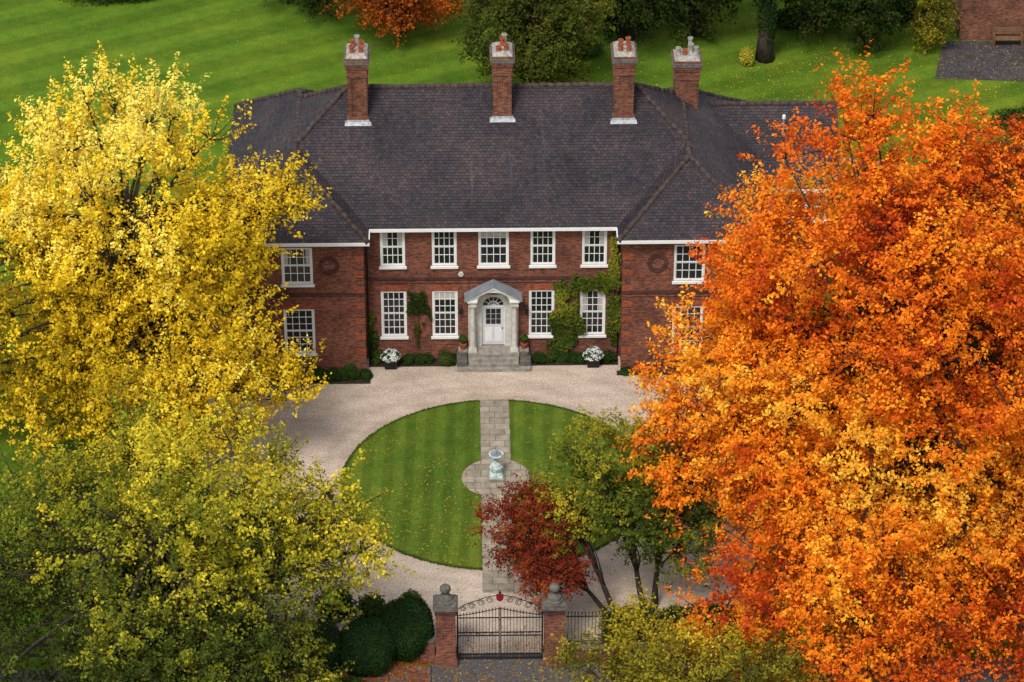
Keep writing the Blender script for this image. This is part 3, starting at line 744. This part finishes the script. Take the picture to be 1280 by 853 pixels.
ivy('climbing_ivy', [(3.15, 2.2, .62, 1.75, 1.0), (4.5, 3.75, .95, .42, .5), (5.2, 2.6, .28, 2.2, .6), (5.15, 5.0, .18, 1.2, .15), (3.0, 1.0, .55, .8, .3)], 3600, IV, seed=3,
    stems=[[(3.2, .1), (3.1, 1.5), (3.3, 3.4), (4.4, 3.9)], [(5.25, .1), (5.2, 3), (5.3, 5.6)]])
ivy('climbing_ivy', [(-3.25, 2.75, .42, .62, .32), (-3.3, 1.6, .12, .7, .06), (-3.0, 2.2, .3, .4, .1)], 3600, [(.02, .035, .01), (.05, .065, .015), (.10, .06, .015)], seed=4, stems=[[(-3.3, .1), (-3.28, 1.5), (-3.1, 3.0)], [(-3.3, 1.2), (-3.5, 2.6)]])
ivy('climbing_rose', [(-5.2, 1.2, .18, 1.0, .2)], 3600, IV, seed=5, stems=[[(-5.2, .1), (-5.15, 1.5), (-5.2, 2.2)]])

# ------------------------------------------------------------------ trees
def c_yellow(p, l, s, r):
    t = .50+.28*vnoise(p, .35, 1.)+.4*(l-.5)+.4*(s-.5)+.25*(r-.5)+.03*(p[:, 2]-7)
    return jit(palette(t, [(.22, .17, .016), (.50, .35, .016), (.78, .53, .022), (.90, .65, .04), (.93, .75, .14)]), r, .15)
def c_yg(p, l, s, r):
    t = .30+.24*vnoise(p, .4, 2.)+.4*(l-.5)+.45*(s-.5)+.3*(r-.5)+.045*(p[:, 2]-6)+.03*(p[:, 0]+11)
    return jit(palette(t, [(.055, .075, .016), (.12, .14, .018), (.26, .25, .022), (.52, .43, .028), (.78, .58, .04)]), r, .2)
def c_or(p, l, s, r):
    t = .53+.36*vnoise(p, .32, 4.)+.5*(l-.5)+.35*(s-.5)+.25*(r-.5) - .022*(p[:, 2]-11)*(p[:, 2] > 11) - .02*np.clip(p[:, 0]-15, 0, 8)
    c = palette(t, [(.32, .030, .012), (.60, .095, .012), (.80, .20, .014), (.88, .32, .02), (.90, .50, .05)])
    return jit(c, r, .2)
cnt = []
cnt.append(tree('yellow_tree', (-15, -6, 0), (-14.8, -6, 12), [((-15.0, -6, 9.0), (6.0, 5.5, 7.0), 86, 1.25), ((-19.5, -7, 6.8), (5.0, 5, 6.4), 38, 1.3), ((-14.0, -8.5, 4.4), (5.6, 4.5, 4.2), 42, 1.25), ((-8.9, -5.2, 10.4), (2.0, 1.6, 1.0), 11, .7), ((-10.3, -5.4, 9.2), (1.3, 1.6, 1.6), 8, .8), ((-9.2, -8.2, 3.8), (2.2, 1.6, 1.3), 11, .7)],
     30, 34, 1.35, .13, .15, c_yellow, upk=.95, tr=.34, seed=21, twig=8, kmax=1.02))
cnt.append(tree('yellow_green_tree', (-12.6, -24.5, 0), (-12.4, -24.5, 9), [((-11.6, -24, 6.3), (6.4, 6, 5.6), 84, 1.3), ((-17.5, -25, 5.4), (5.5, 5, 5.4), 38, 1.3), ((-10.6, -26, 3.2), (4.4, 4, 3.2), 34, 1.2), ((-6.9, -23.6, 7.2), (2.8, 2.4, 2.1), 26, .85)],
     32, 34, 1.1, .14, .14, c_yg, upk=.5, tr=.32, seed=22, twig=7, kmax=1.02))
cnt.append(tree('orange_beech_tree', (15.5, -16, 0), (15.2, -16, 15), [((15.2, -17.5, 10.8), (8.9, 8.5, 10.8), 180, 1.6), ((9.3, -17.8, 8.0), (5.0, 4.5, 4.8), 56, 1.3), ((13.0, -23.5, 4.2), (6.4, 4.5, 4.6), 46, 1.5), ((20.0, -22, 4.2), (4.5, 4, 4.6), 24, 1.6), ((20.5, -16, 10.5), (5, 6, 9.5), 36, 1.7)],
     38, 36, 1.1, .17, .155, c_or, upk=.25, flat=.65, tr=.42, seed=27, twig=5, limb=.10))
def c_gm(p, l, s, r):
    t = .50+.3*vnoise(p, .7, 2.)+.5*(l-.5)+.3*(s-.5)+.2*(r-.5)+.07*(p[:, 2]-5)-.05*(p[:, 0]-4)
    return jit(palette(t, [(.032, .05, .011), (.08, .11, .016), (.19, .20, .02), (.42, .33, .028)]), r, .25)
def c_rm(p, l, s, r):
    t = .4+.3*vnoise(p, .9, 2.)+.5*(l-.5)+.3*(s-.5)+.2*(r-.5)
    return jit(palette(t, [(.11, .020, .012), (.21, .035, .015), (.32, .07, .02), (.42, .16, .03)]), r, .25)
tree('green_maple_tree', (5.6, -18.4, 0), (5.0, -18, 5), [((4.9, -17.8, 5.3), (3.2, 2.5, 2.9), 46, .8), ((2.6, -18.4, 4.2), (1.4, 1.2, 1.2), 10, .6), ((6.8, -18.6, 4.0), (1.9, 1.6, 1.9), 16, .75)],
     27, 28, .65, .11, .12, c_gm, upk=.2, flat=.5, tr=.13, seed=24, twig=5, limb=.05, kmax=1.05,
     stems=[((5.6, -18.5, 0), (4.6, -18, 4.8)), ((6.0, -18.3, 0), (6.2, -17.8, 5.0)), ((4.6, -19.2, 0), (2.8, -18.2, 3.9))])
tree('red_maple_tree', (4.3, -19.0, 0), (1.6, -18.4, 3.2), [((1.25, -18.4, 4.1), (1.8, 1.5, 1.6), 24, .55), ((1.9, -20.0, 2.9), (1.3, 1.2, .9), 14, .5), ((.8, -18.9, 3.0), (1.2, 1, .7), 8, .4)],
     26, 24, .5, .10, .10, c_rm, upk=.1, flat=.5, tr=.11, seed=25, twig=5, limb=.04, kmax=1.05)
def c_yb(p, l, s, r):
    t = .42+.3*vnoise(p, .8, 2.)+.5*(l-.5)+.3*(s-.5)+.2*(r-.5)
    return jit(palette(t, [(.08, .075, .013), (.18, .16, .018), (.38, .29, .022), (.6, .42, .03)]), r, .25)
tree('street_lime_tree', (5.4, -27, 0), (5.2, -27, 3.6), [((5.2, -26.6, 3.5), (3.3, 2.4, 2.0), 38, .7), ((8.8, -27, 3.0), (2.6, 2, 2.0), 20, .7)], 20, 24, .8, .13, .12, c_yb, upk=.4, tr=.14, seed=26, twig=5, limb=.05, kmax=1.05)
def c_dg(p, l, s, r):
    t = .35+.3*vnoise(p, .5, 2.)+.5*(l-.5)+.3*(s-.5)+.2*(r-.5)
    return jit(palette(t, [(.012, .022, .007), (.024, .040, .009), (.045, .06, .012), (.09, .085, .015)]), r, .25)
def c_ol(p, l, s, r):
    t = .4+.3*vnoise(p, .5, 3.)+.5*(l-.5)+.3*(s-.5)+.2*(r-.5)
    return jit(palette(t, [(.035, .045, .010), (.065, .08, .014), (.11, .12, .016), (.18, .155, .02)]), r, .25)
def c_bo(p, l, s, r):
    t = .45+.3*vnoise(p, .5, 3.)+.5*(l-.5)+.3*(s-.5)+.2*(r-.5)
    return jit(palette(t, [(.13, .035, .010), (.34, .075, .012), (.56, .15, .02), (.6, .26, .03)]), r, .25)
tree('olive_green_tree', (2.2, 24, 0), (2.2, 24, 6), [((2.2, 24, 4.4), (3.5, 2.8, 4.4), 56, .9)], 26, 26, .7, .16, .15, c_ol, upk=.2, tr=.2, seed=31, twig=3)
tree('autumn_orange_tree', (-4.4, 32, 0), (-4.4, 32, 5), [((-4.6, 31.2, 3.0), (3.7, 2.8, 2.9), 36, .95)], 26, 26, .8, .18, .16, c_bo, upk=.1, tr=.22, seed=32, twig=3)
tree('dark_green_tree', (-9, 36, 0), (-9, 36, 5), [((-8.8, 35, 3.0), (3.8, 3, 2.9), 28, 1.1)], 24, 24, .8, .2, .18, c_dg, seed=33, twig=2)
tree('olive_green_tree', (7.2, 31, 0), (7.2, 31, 5), [((7.2, 30.6, 3.8), (3.4, 3.0, 3.5), 38, 1.1)], 26, 26, .8, .2, .17, c_dg, seed=34, twig=2)
tree('dark_green_tree', (11.0, 31.5, 0), (11.0, 31.5, 5), [((10.8, 31.2, 3.9), (3.3, 3.0, 3.6), 36, 1.1)], 26, 26, .8, .2, .17, c_dg, seed=39, twig=2)
tree('ivy_clad_tree', (14.2, 28.5, 0), (14.2, 28.5, 8), [((14.8, 30.2, 6.6), (4.8, 4.0, 3.4), 46, 1.2)], 28, 26, .9, .22, .17, c_dg, tr=.42, seed=35, twig=2)
tree('dark_green_tree', (19.2, 30.5, 0), (19.2, 30.5, 6), [((18.8, 30, 3.8), (3.7, 2.8, 3.7), 38, 1.15)], 26, 26, .8, .2, .17, c_dg, tr=.3, seed=36, twig=2)
tree('yellow_shrub_tree', (22.9, 30, 0), (22.9, 30, 2.6), [((22.8, 29.4, 2.1), (1.15, 1, 1.7), 16, .55)], 24, 22, .5, .12, .13, c_yb, tr=.07, seed=37, twig=3, limb=.03)
tree('olive_green_tree', (1.5, 38, 0), (1.5, 38, 6), [((1.2, 36, 4.0), (4.5, 3.5, 4.0), 30, 1.3)], 24, 24, .8, .2, .2, c_ol, seed=38, twig=2)
shrub('ivy_on_trunk', (14.2, 28.5, 1.8), (.6, .6, 2.6), 4500, DG, .14, 60)
shrub('golden_shrub', (13.2, 27.8, .3), (.4, .35, .8), 1200, [(.3, .28, .03), (.5, .42, .04)], .12, 61)
for i, (x, y, z, rx, ry, rz, cols) in enumerate([(-24.6, 15.5, .2, 1.6, 1.4, 1.7, DG), (-20, 36.6, .2, 3.5, 1.5, 1.3, DG), (-15.5, 37.2, .1, 2.5, 1.2, 1.0, [(.04, .04, .013), (.10, .06, .02)]),
        (28.5, 22.5, .2, 2, 1.3, 1.2, [(.03, .05, .014), (.10, .05, .03)]), (26.2, 20.6, .2, 2, 1.3, 1.0, MG), (24.5, 16, .2, 2.2, 1.5, 1.6, [(.04, .05, .014), (.16, .07, .03)]), (29, 19, .2, 2, 1.5, 1.5, DG), (16.5, 32, .1, 2.0, 1, 1.2, DG), (4.9, 28.8, .1, 1.4, 1.0, 1.0, MG), (28.9, 27.3, .1, .6, .6, 1.6, DG), (22, 33, .1, 1.8, 1, 1.6, DG)]):
    shrub('garden_shrub', (x, y, z), (rx, ry, rz), int(3200*rx), cols, .13, 70+i)
for i, (x, y, r, h, cc) in enumerate([(-4.9, -19.2, .9, 1.1, MG), (-3.4, -19.2, .7, 1.2, MG), (-6.3, -18.8, .9, 1.2, DG), (4.8, -19.7, 1.0, .5, DG), (6.5, -19.7, 1.1, .7, DG), (-5.6, -23.6, .7, .35, MG)]):
    shrub('border_shrub', (x, y, .3), (r, .6, h), 4200, cc, .11, 90+i)
def scatter(name, n, xr, yr, z, cols, size=.1, mask=None, seed=1):
    rg = np.random.default_rng(seed)
    p = np.stack([rg.uniform(*xr, n), rg.uniform(*yr, n), np.full(n, z)+rg.random(n)*.02], 1)
    if mask is not None: p = p[mask(p, rg)]
    leafobj(name, p, np.array([0, 0, 1.])+rg.normal(size=(len(p), 3))*.25, size*rg.uniform(.5, 1.3, len(p)), palette(rg.random(len(p)), cols), rg=rg)
YL = [(.30, .20, .025), (.5, .38, .04), (.42, .22, .025), (.55, .46, .12)]
RL = [(.20, .04, .015), (.42, .09, .015), (.28, .07, .02), (.5, .22, .03)]
scatter('fallen_leaves_lawn', 6500, (-6.2, 6.2), (-15.7, -3.6), .042, YL, .08, lambda p, rg: ((p[:, 0]/6.2)**2+((p[:, 1]+9.65)/6)**2 < 1) & (rg.random(len(p)) < np.clip(.10+.07*np.abs(p[:, 0]+0)+.09*(-p[:, 1]-8), .06, .9)*(vnoise(p, 1.1, 4) > -.35)), 1)
scatter('fallen_leaves_gravel', 3600, (-11, 10), (-21, -1), .012, YL+RL, .07, lambda p, rg: (((p[:, 0]/6.4)**2+((p[:, 1]+9.65)/6.3)**2 > 1)) & (rg.random(len(p)) < .06+.08*np.maximum(0, np.abs(p[:, 0])-5)+.35*(p[:, 1] < -15)), 2)
scatter('fallen_leaves_park', 22000, (2, 32), (11, 40), .012, YL, .09, lambda p, rg: (vnoise(p, .35, 2)+rg.normal(size=len(p))*.5 > .0), 3)
scatter('fallen_leaves_park', 3500, (-28, 2), (10, 42), .012, YL, .07, lambda p, rg: rg.random(len(p)) < np.clip((p[:, 0]+30)/40, .08, .8), 4)
scatter('fallen_leaves_street', 16000, (-8, 5), (-25, -21.0), .108, RL, .10, lambda p, rg: (rg.random(len(p)) < np.where(p[:, 0] < -2.7, .9, .22)) & ((np.abs(p[:, 0]) > 2.6)), 5)
scatter('fallen_leaves_street', 2600, (-2.6, 2.6), (-25, -19), .016, RL+YL, .08, lambda p, rg: rg.random(len(p)) < np.clip((-p[:, 1]-18.5)/4, .1, 1), 6)

# ------------------------------------------------------------------ light, camera
W = bpy.data.worlds.new('World'); S.world = W; W.use_nodes = True
nt = W.node_tree; bg = nt.nodes['Background']
sky = nt.nodes.new('ShaderNodeTexSky'); sky.sky_type = 'NISHITA'; sky.sun_disc = False
EL, AZ = math.radians(54), math.radians(203)
sky.sun_elevation = EL; sky.sun_rotation = AZ; sky.air_density = 1.2; sky.dust_density = 1.5
hs = nt.nodes.new('ShaderNodeHueSaturation'); hs.inputs['Saturation'].default_value = .35; hs.inputs['Value'].default_value = 1.4
nt.links.new(sky.outputs[0], hs.inputs['Color']); nt.links.new(hs.outputs[0], bg.inputs[0])
bg.inputs[1].default_value = .15
sl = bpy.data.lights.new('sun', 'SUN'); sl.energy = 2.75; sl.angle = math.radians(16); sl.color = (1, .955, .885)
so = bpy.data.objects.new('sun', sl); C.objects.link(so)
dv = Vector((math.sin(AZ)*math.cos(EL), math.cos(AZ)*math.cos(EL), math.sin(EL)))
so.rotation_euler = dv.to_track_quat('Z', 'Y').to_euler(); so.location = dv*60
cam = bpy.data.cameras.new('camera'); co_ = bpy.data.objects.new('camera', cam); C.objects.link(co_)
cam.lens = 112.5; cam.sensor_width = 36; cam.clip_end = 4000; cam.clip_start = 1
co_.location = (-1.13, -118, 73.7); co_.rotation_euler = (math.radians(90-31.7), 0, math.radians(-.94))
S.camera = co_
S.view_settings.view_transform = 'Standard'; S.view_settings.look = 'None'; S.view_settings.exposure = 0
print('leaves', cnt)
